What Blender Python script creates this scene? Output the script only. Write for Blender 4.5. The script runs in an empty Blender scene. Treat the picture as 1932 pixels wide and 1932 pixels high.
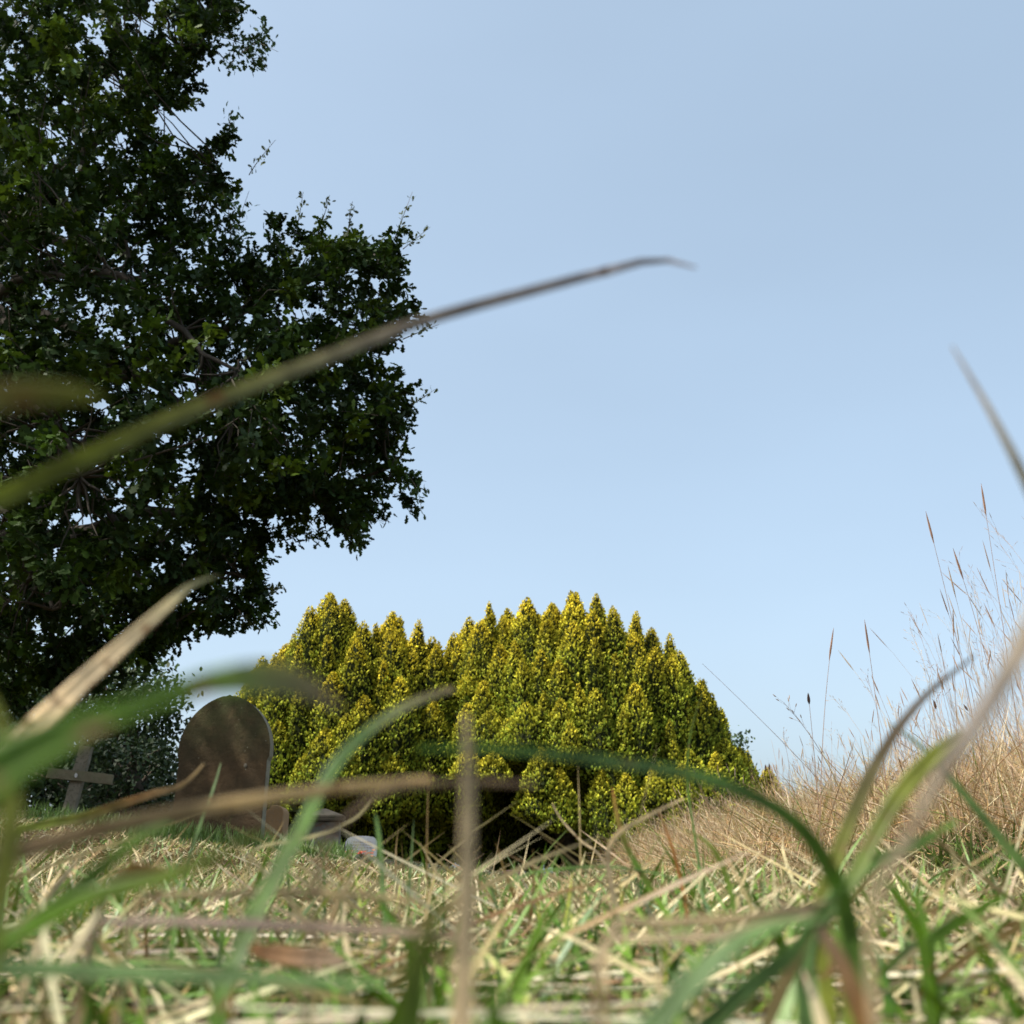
import bpy, bmesh, math, random
import numpy as np
from mathutils import Vector, Matrix
random.seed(7)
RNG = np.random.default_rng(11)
S = bpy.context.scene
COL = S.collection
R = math.radians
PITCH = R(19.4); TF = 0.4986; CAMZ = 0.039
CP, SP = math.cos(PITCH), math.sin(PITCH)

# ------------------------------------------------------------------ helpers
def P(u, v, Y):
    """world point at horizontal distance Y seen at photo position (u, v), photo = 1932 wide"""
    xx = (u-966)/966*TF; yy = (966-v)/966*TF
    dy = CP-yy*SP
    return np.array([xx/dy*Y, Y, CAMZ+(SP+yy*CP)/dy*Y])

def sstep(a, b, x):
    t = np.clip((x-a)/(b-a), 0, 1); return t*t*(3-2*t)

def G(x, y):
    """ground height"""
    x = np.asarray(x, float); y = np.asarray(y, float)
    z = 0.125*np.log1p(np.exp(-(x+0.1)*3))/3*sstep(1.2, 6, y)
    z = z*(1-sstep(16, 27, y))-.15*sstep(24, 34, y)
    z = z+0.20*sstep(0.25, 1.6, x-0.06*(3.5-y))*sstep(1.9, 3.6, y)*(1-sstep(7.5, 11, y))
    z = z+0.05*sstep(0.5, 3.5, x)*sstep(0.8, 3, y)
    z = z+0.006*np.sin(x*7.1+1.3)*np.sin(y*5.3)*sstep(0.3, 1, y)+0.008*np.sin(x*1.3+.4)*np.sin(y*.9)*sstep(1.5, 5, y)-.028*sstep(.45, 1.3, y)*(1-sstep(9, 14, y))
    return z

def link(o, parent=None):
    COL.objects.link(o)
    if parent is not None: o.parent = parent
    return o

def tag(o, label=None, cat=None, group=None, kind=None):
    if label: o['label'] = label
    if cat: o['category'] = cat
    if group: o['group'] = group
    if kind: o['kind'] = kind
    return o

def empty(name, loc):
    o = bpy.data.objects.new(name, None); o.location = [float(c) for c in loc]; o.empty_display_size = .1
    return link(o)

def npmesh(name, verts, faces, mat, parent=None, cols=None, smooth=False):
    """verts (N,3), faces (M,k) all the same k, cols (N,3) point colours; positions are world positions"""
    verts = np.asarray(verts, np.float32).reshape(-1, 3).copy()
    if parent is not None: verts -= np.array(parent.location, np.float32)
    faces = np.asarray(faces, np.int32)
    m, k = faces.shape
    me = bpy.data.meshes.new(name)
    me.vertices.add(len(verts)); me.vertices.foreach_set('co', verts.ravel())
    me.loops.add(m*k); me.loops.foreach_set('vertex_index', faces.ravel())
    me.polygons.add(m); me.polygons.foreach_set('loop_start', np.arange(0, m*k, k, dtype=np.int32))
    try: me.polygons.foreach_set('loop_total', np.full(m, k, np.int32))
    except Exception: pass
    me.polygons.foreach_set('use_smooth', np.full(m, smooth, bool))
    if cols is not None:
        a = me.color_attributes.new('Col', 'FLOAT_COLOR', 'POINT')
        c = np.ones((len(verts), 4), np.float32); c[:, :3] = np.clip(cols, 0, 1)
        a.data.foreach_set('color', c.ravel())
    me.update(calc_edges=True)
    me.materials.append(mat)
    return link(bpy.data.objects.new(name, me), parent)

class Acc:
    def __init__(s): s.v = []; s.f = []; s.c = []; s.n = 0
    def add(s, v, f, c):
        v = np.asarray(v).reshape(-1, 3); s.v.append(v); s.f.append(np.asarray(f)+s.n)
        c = np.asarray(c, float)
        if c.ndim == 1: c = np.tile(c, (len(v), 1))
        s.c.append(c); s.n += len(v)
    def build(s, name, mat, parent=None, smooth=False):
        return npmesh(name, np.concatenate(s.v), np.concatenate(s.f), mat, parent, np.concatenate(s.c), smooth)

def strip_faces(n, rows, w, loop=False):
    """quad faces for n grids of rows x w verts"""
    f = []
    for r in range(rows-1):
        for c in range(w if loop else w-1):
            a = r*w+c; b = r*w+(c+1) % w
            f.append((a, b, b+w, a+w))
    f = np.array(f, np.int64)
    return (f[None]+(np.arange(n)*rows*w)[:, None, None]).reshape(-1, 4)

def blades(acc, base, az, tilt, curl, length, width, seg, c0, c1, twist=None, fold=0.0):
    """n ribbons. tilt: angle from vertical at the root, curl: extra tilt reached at the tip"""
    n = len(az); t = np.linspace(0, 1, seg+1)
    ang = tilt[:, None]+curl[:, None]*t[None]
    bend = rnd(-.9, .9, n)*(np.abs(curl)+.25)
    A = az[:, None]+bend[:, None]*t[None]; hc, hsn = np.cos(A), np.sin(A)
    dl = (length/seg)[:, None]; am = (ang[:, 1:]+ang[:, :-1])/2; Am = (A[:, 1:]+A[:, :-1])/2
    z0 = np.zeros((n, 1))
    px = np.concatenate([z0, np.cumsum(np.sin(am)*np.cos(Am)*dl, 1)], 1)
    py = np.concatenate([z0, np.cumsum(np.sin(am)*np.sin(Am)*dl, 1)], 1)
    hz = np.concatenate([z0, np.cumsum(np.cos(am)*dl, 1)], 1)
    p = np.stack([base[:, 0, None]+px, base[:, 1, None]+py, base[:, 2, None]+hz], -1)
    side = np.stack([-hsn, hc, np.zeros_like(hc)], -1)
    nrm = np.stack([-hc*np.cos(ang), -hsn*np.cos(ang), np.sin(ang)], -1)
    if twist is None: twist = np.zeros(n)
    tw = twist[:, None, None]*(0.4+0.6*t)[None, :, None]
    sd = side*np.cos(tw)+nrm*np.sin(tw)
    prof = np.minimum(1, 1.25*(1-t)**0.5)*(0.75+0.25*np.minimum(1, t*5)); prof[-1] = .06
    w = (width[:, None]*prof[None]/2)[..., None]
    v = np.stack([p-sd*w, p+sd*w], 2)
    cc = c0[:, None, :]*(1-t)[None, :, None]+c1[:, None, :]*t[None, :, None]
    cc = np.repeat(cc[:, :, None, :], 2, 2)
    acc.add(v.reshape(-1, 3), strip_faces(n, seg+1, 2), cc.reshape(-1, 3))

def tube(acc, pts, rad, col, k=6):
    pts = np.asarray(pts, float); n = len(pts); rad = np.broadcast_to(rad, (n,))
    d = np.gradient(pts, axis=0); d /= np.linalg.norm(d, axis=1)[:, None]+1e-9
    ref = np.array([0, 0, 1.0]) if abs(d[0, 2]) < .9 else np.array([1.0, 0, 0])
    a = np.cross(d, ref); a /= np.linalg.norm(a, axis=1)[:, None]+1e-9; b = np.cross(d, a)
    th = np.arange(k)/k*2*math.pi
    v = pts[:, None]+rad[:, None, None]*(a[:, None]*np.cos(th)[None, :, None]+b[:, None]*np.sin(th)[None, :, None])
    acc.add(v.reshape(-1, 3), strip_faces(1, n, k, True), col)

def bez(a, b, c, n):
    t = np.linspace(0, 1, n)[:, None]
    return (1-t)**2*a+2*t*(1-t)*b+t*t*c

def rnd(a, b, n=None): return RNG.uniform(a, b, n)

def pal(cols, n, jit=.12, w=None):
    cols = np.array(cols); i = RNG.choice(len(cols), n, p=w)
    return cols[i]*RNG.uniform(1-jit, 1+jit, (n, 1))*RNG.uniform(.94, 1.06, (n, 3))

# ------------------------------------------------------------------ materials
def mat(name):
    m = bpy.data.materials.new(name); m.use_nodes = True; nt = m.node_tree
    for n in list(nt.nodes): nt.nodes.remove(n)
    out = nt.nodes.new('ShaderNodeOutputMaterial')
    return m, nt, out

def foliage_mat(name, trans=.3, rough=.5, noise_scale=60, amount=.25, spec=.35):
    m, nt, out = mat(name); N = nt.nodes; L = nt.links
    at = N.new('ShaderNodeAttribute'); at.attribute_name = 'Col'
    tc = N.new('ShaderNodeTexCoord')
    no = N.new('ShaderNodeTexNoise'); no.inputs['Scale'].default_value = noise_scale; no.inputs['Detail'].default_value = 3
    L.new(tc.outputs['Object'], no.inputs['Vector'])
    mr = N.new('ShaderNodeMapRange'); mr.inputs['From Min'].default_value = .3; mr.inputs['From Max'].default_value = .7
    mr.inputs['To Min'].default_value = 1-amount; mr.inputs['To Max'].default_value = 1+amount
    L.new(no.outputs['Fac'], mr.inputs['Value'])
    mx = N.new('ShaderNodeVectorMath'); mx.operation = 'SCALE'
    L.new(at.outputs['Color'], mx.inputs[0]); L.new(mr.outputs['Result'], mx.inputs['Scale'])
    pr = N.new('ShaderNodeBsdfPrincipled'); pr.inputs['Roughness'].default_value = rough
    pr.inputs['Specular IOR Level'].default_value = spec
    L.new(mx.outputs['Vector'], pr.inputs['Base Color'])
    tr = N.new('ShaderNodeBsdfTranslucent'); L.new(mx.outputs['Vector'], tr.inputs['Color'])
    ms = N.new('ShaderNodeMixShader'); ms.inputs[0].default_value = trans
    L.new(pr.outputs[0], ms.inputs[1]); L.new(tr.outputs[0], ms.inputs[2]); L.new(ms.outputs[0], out.inputs['Surface'])
    return m

def rock_mat(name, c1, c2, c3, scale=6, bump=.4, rough=.9, spots=None, top=None):
    """two-tone weathered surface with a third colour in patches; spots: pale lichen; top: (colour, z0, z1) growth towards the top"""
    m, nt, out = mat(name); N = nt.nodes; L = nt.links
    tc = N.new('ShaderNodeTexCoord')
    def noise(s, d=6, r=.6):
        n = N.new('ShaderNodeTexNoise'); n.inputs['Scale'].default_value = s; n.inputs['Detail'].default_value = d
        n.inputs['Roughness'].default_value = r; L.new(tc.outputs['Object'], n.inputs['Vector']); return n.outputs['Fac']
    def ramp(f, a, b):
        r = N.new('ShaderNodeMapRange'); r.inputs['From Min'].default_value = a; r.inputs['From Max'].default_value = b
        L.new(f, r.inputs['Value']); return r.outputs['Result']
    def mix(f, a, b):
        x = N.new('ShaderNodeMix'); x.data_type = 'RGBA'
        L.new(f, x.inputs['Factor'])
        for s, k in ((a, 'A'), (b, 'B')):
            q = [i for i in x.inputs if i.name == k and i.type == 'RGBA'][0]
            if isinstance(s, tuple): q.default_value = (*s, 1)
            else: L.new(s, q)
        return [o for o in x.outputs if o.type == 'RGBA'][0]
    c = mix(ramp(noise(scale), .35, .65), c1, c2)
    c = mix(ramp(noise(scale*3.1, 8, .7), .52, .66), c, c3)
    if top:
        sx = N.new('ShaderNodeSeparateXYZ'); L.new(tc.outputs['Object'], sx.inputs[0])
        r1 = ramp(sx.outputs['Z'], top[1], top[2])
        mu = N.new('ShaderNodeMath'); mu.operation = 'MULTIPLY'; L.new(r1, mu.inputs[0]); L.new(ramp(noise(9), .2, .6), mu.inputs[1])
        c = mix(mu.outputs[0], c, top[0])
    if spots:
        v = N.new('ShaderNodeTexVoronoi'); v.inputs['Scale'].default_value = spots[1]; L.new(tc.outputs['Object'], v.inputs['Vector'])
        s = ramp(v.outputs['Distance'], spots[2], spots[2]*.6)
        mu = N.new('ShaderNodeMath'); mu.operation = 'MULTIPLY'; L.new(s, mu.inputs[0]); L.new(ramp(noise(4), .52, .6), mu.inputs[1])
        c = mix(mu.outputs[0], c, spots[0])
    pr = N.new('ShaderNodeBsdfPrincipled'); pr.inputs['Roughness'].default_value = rough; pr.inputs['Specular IOR Level'].default_value = .25
    L.new(c, pr.inputs['Base Color'])
    bp = N.new('ShaderNodeBump'); bp.inputs['Strength'].default_value = bump; bp.inputs['Distance'].default_value = .02
    L.new(noise(scale*8, 8, .7), bp.inputs['Height']); L.new(bp.outputs[0], pr.inputs['Normal'])
    L.new(pr.outputs[0], out.inputs['Surface'])
    return m

M_grass = foliage_mat('grass', .2, .45, 90, .25)
M_blade = foliage_mat('grass_blade', .5, .42, 240, .3)
M_hero = foliage_mat('veined_blade', .5, .42, 150, .4)
def add_veins(m):
    nt = m.node_tree; N = nt.nodes; L = nt.links
    at = N.new('ShaderNodeAttribute'); at.attribute_name = 'Across'
    w = N.new('ShaderNodeMath'); w.operation = 'MULTIPLY'; w.inputs[1].default_value = 75; L.new(at.outputs['Fac'], w.inputs[0])
    sn = N.new('ShaderNodeMath'); sn.operation = 'SINE'; L.new(w.outputs[0], sn.inputs[0])
    mr = N.new('ShaderNodeMapRange'); mr.inputs['From Min'].default_value = -1; mr.inputs['To Min'].default_value = .72; mr.inputs['To Max'].default_value = 1.15; L.new(sn.outputs[0], mr.inputs['Value'])
    vm = [n for n in N if n.type == 'VECT_MATH'][0]; v2 = N.new('ShaderNodeVectorMath'); v2.operation = 'SCALE'
    L.new(vm.outputs[0], v2.inputs[0]); L.new(mr.outputs[0], v2.inputs['Scale'])
    tc = [n for n in N if n.type == 'TEX_COORD'][0]; no = N.new('ShaderNodeTexNoise'); no.inputs['Scale'].default_value = 320; L.new(tc.outputs['Object'], no.inputs['Vector'])
    r2 = N.new('ShaderNodeMapRange'); r2.inputs['From Min'].default_value = .62; r2.inputs['From Max'].default_value = .72; L.new(no.outputs['Fac'], r2.inputs['Value'])
    mx = N.new('ShaderNodeMix'); mx.data_type = 'RGBA'; L.new(r2.outputs[0], mx.inputs['Factor'])
    a, b = [i for i in mx.inputs if i.type == 'RGBA'][:2]; L.new(v2.outputs[0], a); b.default_value = (.26, .16, .07, 1)
    out = [o for o in mx.outputs if o.type == 'RGBA'][0]
    L.new(out, [n for n in N if n.type == 'BSDF_PRINCIPLED'][0].inputs['Base Color']); L.new(out, [n for n in N if n.type == 'BSDF_TRANSLUCENT'][0].inputs['Color'])
add_veins(M_hero)
M_dry = foliage_mat('dry_grass', .35, .6, 40, .25, .2)
M_oak = foliage_mat('oak_leaf', .22, .6, 3, .25, .15)
M_bgtree = foliage_mat('dark_leaf', .2, .5, 3, .3, .2)
M_yew = foliage_mat('golden_yew_foliage', .22, .7, 2.0, .25, .06)
M_bark = rock_mat('bark', (.09, .075, .055), (.14, .12, .09), (.06, .06, .035), 9, .8)
M_twig = foliage_mat('twig', .0, .8, 20, .2, .2)
M_soil = rock_mat('thatch_soil', (.07, .05, .025), (.13, .10, .045), (.03, .035, .012), 14, .9)
M_soil.node_tree.nodes['Principled BSDF'].inputs['Specular IOR Level'].default_value = 0
M_head = rock_mat('brown_sandstone', (.066, .040, .018), (.036, .025, .012), (.088, .056, .025), 3.2, .7, .9, ((.26, .25, .18), 26, .12), ((.048, .055, .018), .52, 1.02))
M_cap = rock_mat('darkened_cap_stone', (.085, .075, .055), (.12, .10, .075), (.06, .06, .03), 5, .5)  # cap colour darkened to offset the sun and sky on its top
M_edge = rock_mat('skylit_edge', (.26, .235, .17), (.20, .18, .12), (.16, .13, .08), 9, .4)
M_tan = rock_mat('tan_stone', (.42, .25, .12), (.36, .21, .10), (.30, .22, .14), 6, .4)
M_mon = rock_mat('grey_brown_stone', (.17, .165, .15), (.22, .195, .165), (.20, .12, .075), 3.5, .5, .9, ((.45, .45, .42), 12, .2), ((.13, .10, .075), .55, .8))
M_grey = rock_mat('grey_granite', (.27, .30, .34), (.31, .34, .38), (.22, .24, .26), 8, .2, .6)
M_wood = rock_mat('weathered_wood', (.29, .25, .19), (.20, .17, .12), (.14, .13, .08), 14, .7)
M_woodb = rock_mat('brown_weathered_wood', (.20, .16, .10), (.24, .21, .13), (.15, .16, .08), 14, .7)
M_brick = rock_mat('red_kerb', (.40, .20, .15), (.34, .17, .12), (.42, .30, .24), 10, .4)
M_white = rock_mat('white_paint', (.75, .72, .70), (.68, .66, .64), (.55, .5, .48), 10, .2)
M_plain = foliage_mat('petal', .2, .6, 30, .1)

# ------------------------------------------------------------------ ground
def build_ground():
    def axis(stops):
        out = []
        for a, b, n in stops: out += list(np.linspace(a, b, n, endpoint=False))
        return np.array(out+[stops[-1][1]])
    xs = axis([(-400, -40, 12), (-40, -8, 24), (-8, -1, 56), (-1, 1, 60), (1, 8, 56), (8, 40, 24), (40, 400, 12)])
    ys = axis([(-60, -2, 14), (-2, 0, 12), (0, 2, 60), (2, 12, 80), (12, 40, 40), (40, 700, 20)])
    X, Y = np.meshgrid(xs, ys)
    Z = G(X, Y)+RNG.uniform(-.002, .002, X.shape)
    v = np.stack([X, Y, Z], -1).reshape(-1, 3)
    o = npmesh('ground', v, strip_faces(1, len(ys), len(xs)), M_soil, smooth=True)
    tag(o, kind='structure')
build_ground()

STRAW = [(.47, .38, .19), (.36, .27, .12), (.60, .51, .31), (.24, .165, .07), (.14, .08, .03), (.43, .38, .22)]
GREEN = [(.09, .165, .02), (.12, .20, .04), (.17, .24, .07), (.06, .12, .01), (.21, .24, .03), (.14, .22, .09)]

def lawn():
    acc = Acc()
    def ring(y0, y1, dens, wid, ln, green, xm, xk):
        area = (y1-y0)*(2*xm+xk*(y0+y1))
        n = int(area*dens)
        y = np.sqrt(rnd(0, 1, n)*(y1**2-y0**2)+y0**2) if y0 > 1 else rnd(y0, y1, n)
        x = rnd(-1, 1, n)*(xm+xk*y)
        # density patches
        nz = np.sin(x*9+np.sin(y*7)*2)*np.sin(y*11+np.cos(x*5)*2)
        k = rnd(0, 1, n) < .75+.25*nz; x, y = x[k], y[k]; nz = nz[k]; n = len(x)
        g = rnd(0, 1, n) < green*(1+.7*np.sin(x*4.3+1+np.sin(y*3))*np.cos(y*3.7))
        fl = 1.6*np.sin(x*6.1+2*np.sin(y*4.2))+1.5*np.cos(y*8.3+x*3.1)     # swept directions of the cut straw
        az = np.where(g, rnd(0, 2*math.pi, n), fl+RNG.normal(0, .75, n)+np.where(rnd(0, 1, n) < .5, 0, math.pi))
        L = (ln[0]+(ln[1]-ln[0])*rnd(0, 1, n)**1.4)*np.where(g, .85, 1.0)*np.where(~g & (rnd(0, 1, n) < .12), 1.8, 1)
        tilt = np.where(g, rnd(.1, 1.25, n), rnd(.75, 1.5, n)); curl = np.where(g, rnd(-.2, .9, n), rnd(-.1, .5, n))
        c0 = np.where(g[:, None], pal(GREEN, n), pal(STRAW, n)); c1 = np.where((g & (rnd(0, 1, n) < .75))[:, None], c0*1.15, pal(STRAW, n))
        zoff = np.where(g, rnd(0, .004, n), rnd(0, 1, n)**1.5*.020)*(1-.6*sstep(.6, 1.5, y))
        b = np.stack([x, y, G(x, y)+zoff-.002], 1)
        # nothing tall in the first decimetres in front of the lens
        near = sstep(.10, .40, np.hypot(x, y)); lim = .012+.035*near
        up = np.maximum(np.cos(tilt+curl*.5), .05); L = np.where(L*up > lim, np.maximum(lim/up, .02), L)
        tilt = np.where(L*up > lim*1.3, 1.35, tilt)
        blades(acc, b, az, tilt, curl, L, rnd(wid[0], wid[1], n), 4, c0, c1, rnd(-1.2, 1.2, n))
    ring(.08, .28, 3500, (.0014, .0032), (.03, .09), .5, .55, .9)
    ring(.09, .35, 22000, (.0007, .0020), (.025, .075), .48, .55, .9)
    ring(.35, .8, 21000, (.0007, .0018), (.025, .07), .45, .7, .9)
    ring(.12, 1.2, 2600, (.0011, .0024), (.05, .13), .42, .3, .8)
    ring(.8, 1.5, 20000, (.0009, .0020), (.022, .048), .42, .8, .9)
    ring(1.5, 4, 6500, (.0014, .0028), (.025, .05), .36, .6, .75)
    ring(4, 10, 900, (.005, .008), (.04, .07), .4, .4, .7)
    ring(10, 38, 110, (.014, .022), (.06, .10), .34, 0, .65)
    # long strands lying loose on the mown sward
    n = 620; y = .15+rnd(0, 1, n)**1.2*.75; x = rnd(-1, 1, n)*(.12+.7*y)
    g = (rnd(0, 1, n) < .3)[:, None]; c = np.where(g, pal(GREEN, n), pal([(.52, .44, .30), (.34, .24, .14), (.60, .52, .38), (.26, .16, .08), (.42, .34, .24)], n))
    b = np.stack([x, y, G(x, y)+rnd(.006, .020, n)], 1)
    k = np.hypot(b[:, 0], b[:, 1]) > .07
    blades(acc, b[k], (rnd(-.7, .7, n)+np.where(rnd(0, 1, n) < .5, 0, math.pi))[k], rnd(1.5, 1.62, n)[k], rnd(-.04, .2, n)[k], rnd(.06, .19, n)[k], rnd(.0010, .0024, n)[k], 10, c[k], (c*rnd(.8, 1.15, (n, 1)))[k], rnd(-1, 1, n)[k])
    # small green tufts among the straw
    for i in range(110):
        y0 = .12+.8*random.random()**1.2; x0 = random.uniform(-1, 1)*(.10+.62*y0); m = random.randint(7, 15)
        c = pal([(.08, .155, .008), (.10, .18, .015), (.05, .11, .006), (.14, .21, .05)], m)
        ml = .020+.022*min(1, y0/.5)
        blades(acc, np.stack([x0+RNG.normal(0, .004, m), y0+RNG.normal(0, .004, m), np.zeros(m)], 1), rnd(0, 6.28, m), rnd(.3, 1.1, m), rnd(.1, .7, m), rnd(.7, 1.25, m)*ml*1.4, rnd(.0014, .0028, m), 7, c, c*1.1, rnd(-.8, .8, m))
    # green grass left uncut against the foot of the large headstone
    n = 2500; x = rnd(-3.0, -1.0, n); y = 6.75+rnd(-.25, .3, n)
    blades(acc, np.stack([x, y, G(x, y)], 1), rnd(0, 6.28, n), rnd(0, .5, n), rnd(0, .8, n), rnd(.08, .17, n), rnd(.004, .007, n), 4,
           pal(GREEN[:4], n), pal(GREEN[:3], n), rnd(-1, 1, n))
    o = acc.build('lawn_grass', M_grass); tag(o, kind='stuff')
    tag(o, 'short mown lawn of dry straw and green blades covering the ground', 'grass')
    # longer single blades that stand above the lawn
    acc = Acc(); n = 340
    y = .30+rnd(0, 1, n)**1.3*1.3; x = rnd(-1, 1, n)*(.15+.56*y)
    g = rnd(0, 1, n) < .5
    c0 = np.where(g[:, None], pal(GREEN, n), pal(STRAW, n)); c1 = np.where((rnd(0, 1, n) < .5)[:, None], pal(STRAW, n), c0)
    blades(acc, np.stack([x, y, G(x, y)], 1), rnd(0, 6.28, n), rnd(0, .7, n), rnd(-.2, 1.3, n), rnd(.045, .085, n), rnd(.0008, .0017, n), 8, c0, c1, rnd(-1, 1, n))
    o = acc.build('lawn_grass', M_blade); tag(o, 'longer loose green and dry blades standing up out of the mown lawn', 'grass', kind='stuff')
lawn()

# ------------------------------------------------------------------ foreground blades
def hero(name, label, pts, Y, w, cols, fold=.25, group='single grass blades close to the lens', root=True):
    """pts: photo positions base to tip; Y: distance(s); w: widths in photo pixels; cols: colours base to tip"""
    n = len(pts); Y = np.interp(np.linspace(0, 1, n), np.linspace(0, 1, len(Y)), Y) if isinstance(Y, (list, tuple)) else np.full(n, Y)
    q = np.array([P(a, b, yy) for (a, b), yy in zip(pts, Y)])
    w = np.interp(np.linspace(0, 1, n), np.linspace(0, 1, len(w)), w)*.77/1938*np.linalg.norm(q-np.array([0, 0, CAMZ]), axis=1)
    if root and q[0, 2] > .004:
        gz = float(G(q[0, 0], q[0, 1]))
        dx = -.25*(q[1, 0]-q[0, 0]); d2 = .3
        q = np.concatenate([[[q[0, 0]+dx*1.3, q[0, 1], gz-.002]], [[q[0, 0]+dx*.5, q[0, 1], gz*.55+q[0, 2]*.45]], q]); w = np.concatenate([[w[0]*.7], [w[0]*.9], w])
    # smooth resample
    s = np.concatenate([[0], np.cumsum(np.linalg.norm(np.diff(q, axis=0), axis=1))]); s /= s[-1]
    m = 36; t = np.linspace(0, 1, m)
    def cr(vals):
        out = []
        for tt in t:
            i = min(max(np.searchsorted(s, tt)-1, 0), len(s)-2); f = (tt-s[i])/(s[i+1]-s[i]+1e-12)
            p0, p1, p2, p3 = vals[max(i-1, 0)], vals[i], vals[i+1], vals[min(i+2, len(s)-1)]
            out.append(.5*((2*p1)+(-p0+p2)*f+(2*p0-5*p1+4*p2-p3)*f*f+(-p0+3*p1-3*p2+p3)*f**3))
        return np.array(out)
    c = cr(q); ww = np.interp(t, s, w)
    c += np.random.default_rng(len(label)).normal(0, 1, c.shape).cumsum(0)*ww.mean()*.012
    d = np.gradient(c, axis=0); d /= np.linalg.norm(d, axis=1)[:, None]+1e-12
    view = c-np.array([0, 0, CAMZ]); view /= np.linalg.norm(view, axis=1)[:, None]
    side = np.cross(d, view); side /= np.linalg.norm(side, axis=1)[:, None]+1e-9
    nr = np.cross(side, d)
    tw = np.sin(t*2.2+len(label))*.35
    sd = side*np.cos(tw)[:, None]+nr*np.sin(tw)[:, None]; n2 = np.cross(sd, d)
    rows = np.stack([c-sd*ww[:, None]/2, c-sd*ww[:, None]/4+n2*ww[:, None]*fold*.5, c+n2*ww[:, None]*fold*.75, c+sd*ww[:, None]/4+n2*ww[:, None]*fold*.5, c+sd*ww[:, None]/2], 1)
    lower = rows-n2[:, None]*.00018
    ring = np.concatenate([rows, lower[:, ::-1]], 1)
    cc = np.stack([np.interp(t, np.linspace(0, 1, len(cols)), [k[j] for k in cols]) for j in range(3)], -1)
    cc = cc*(1+.10*np.sin(t*23+len(label)))[:, None]
    rib = np.array([.95, 1.03, .86, 1.03, .95, .95, 1.03, .86, 1.03, .95])
    cc = (cc[:, None]*rib[None, :, None]).reshape(-1, 3)
    o = npmesh(name, ring.reshape(-1, 3), strip_faces(1, m, 10, True), M_hero, None, cc, True)
    at = o.data.attributes.new('Across', 'FLOAT', 'POINT'); at.data.foreach_set('value', np.tile(np.array([0, .25, .5, .75, 1, 1, .75, .5, .25, 0], np.float32), m))
    # origin at the foot of the blade
    r = Vector(q[0].tolist()); o.data.transform(Matrix.Translation(-r)); o.location = r
    tag(o, label, 'dry stalk' if name == 'dry_stalk' else ('leaf' if 'leaf' in name else 'grass blade'), group)
    return o

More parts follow.
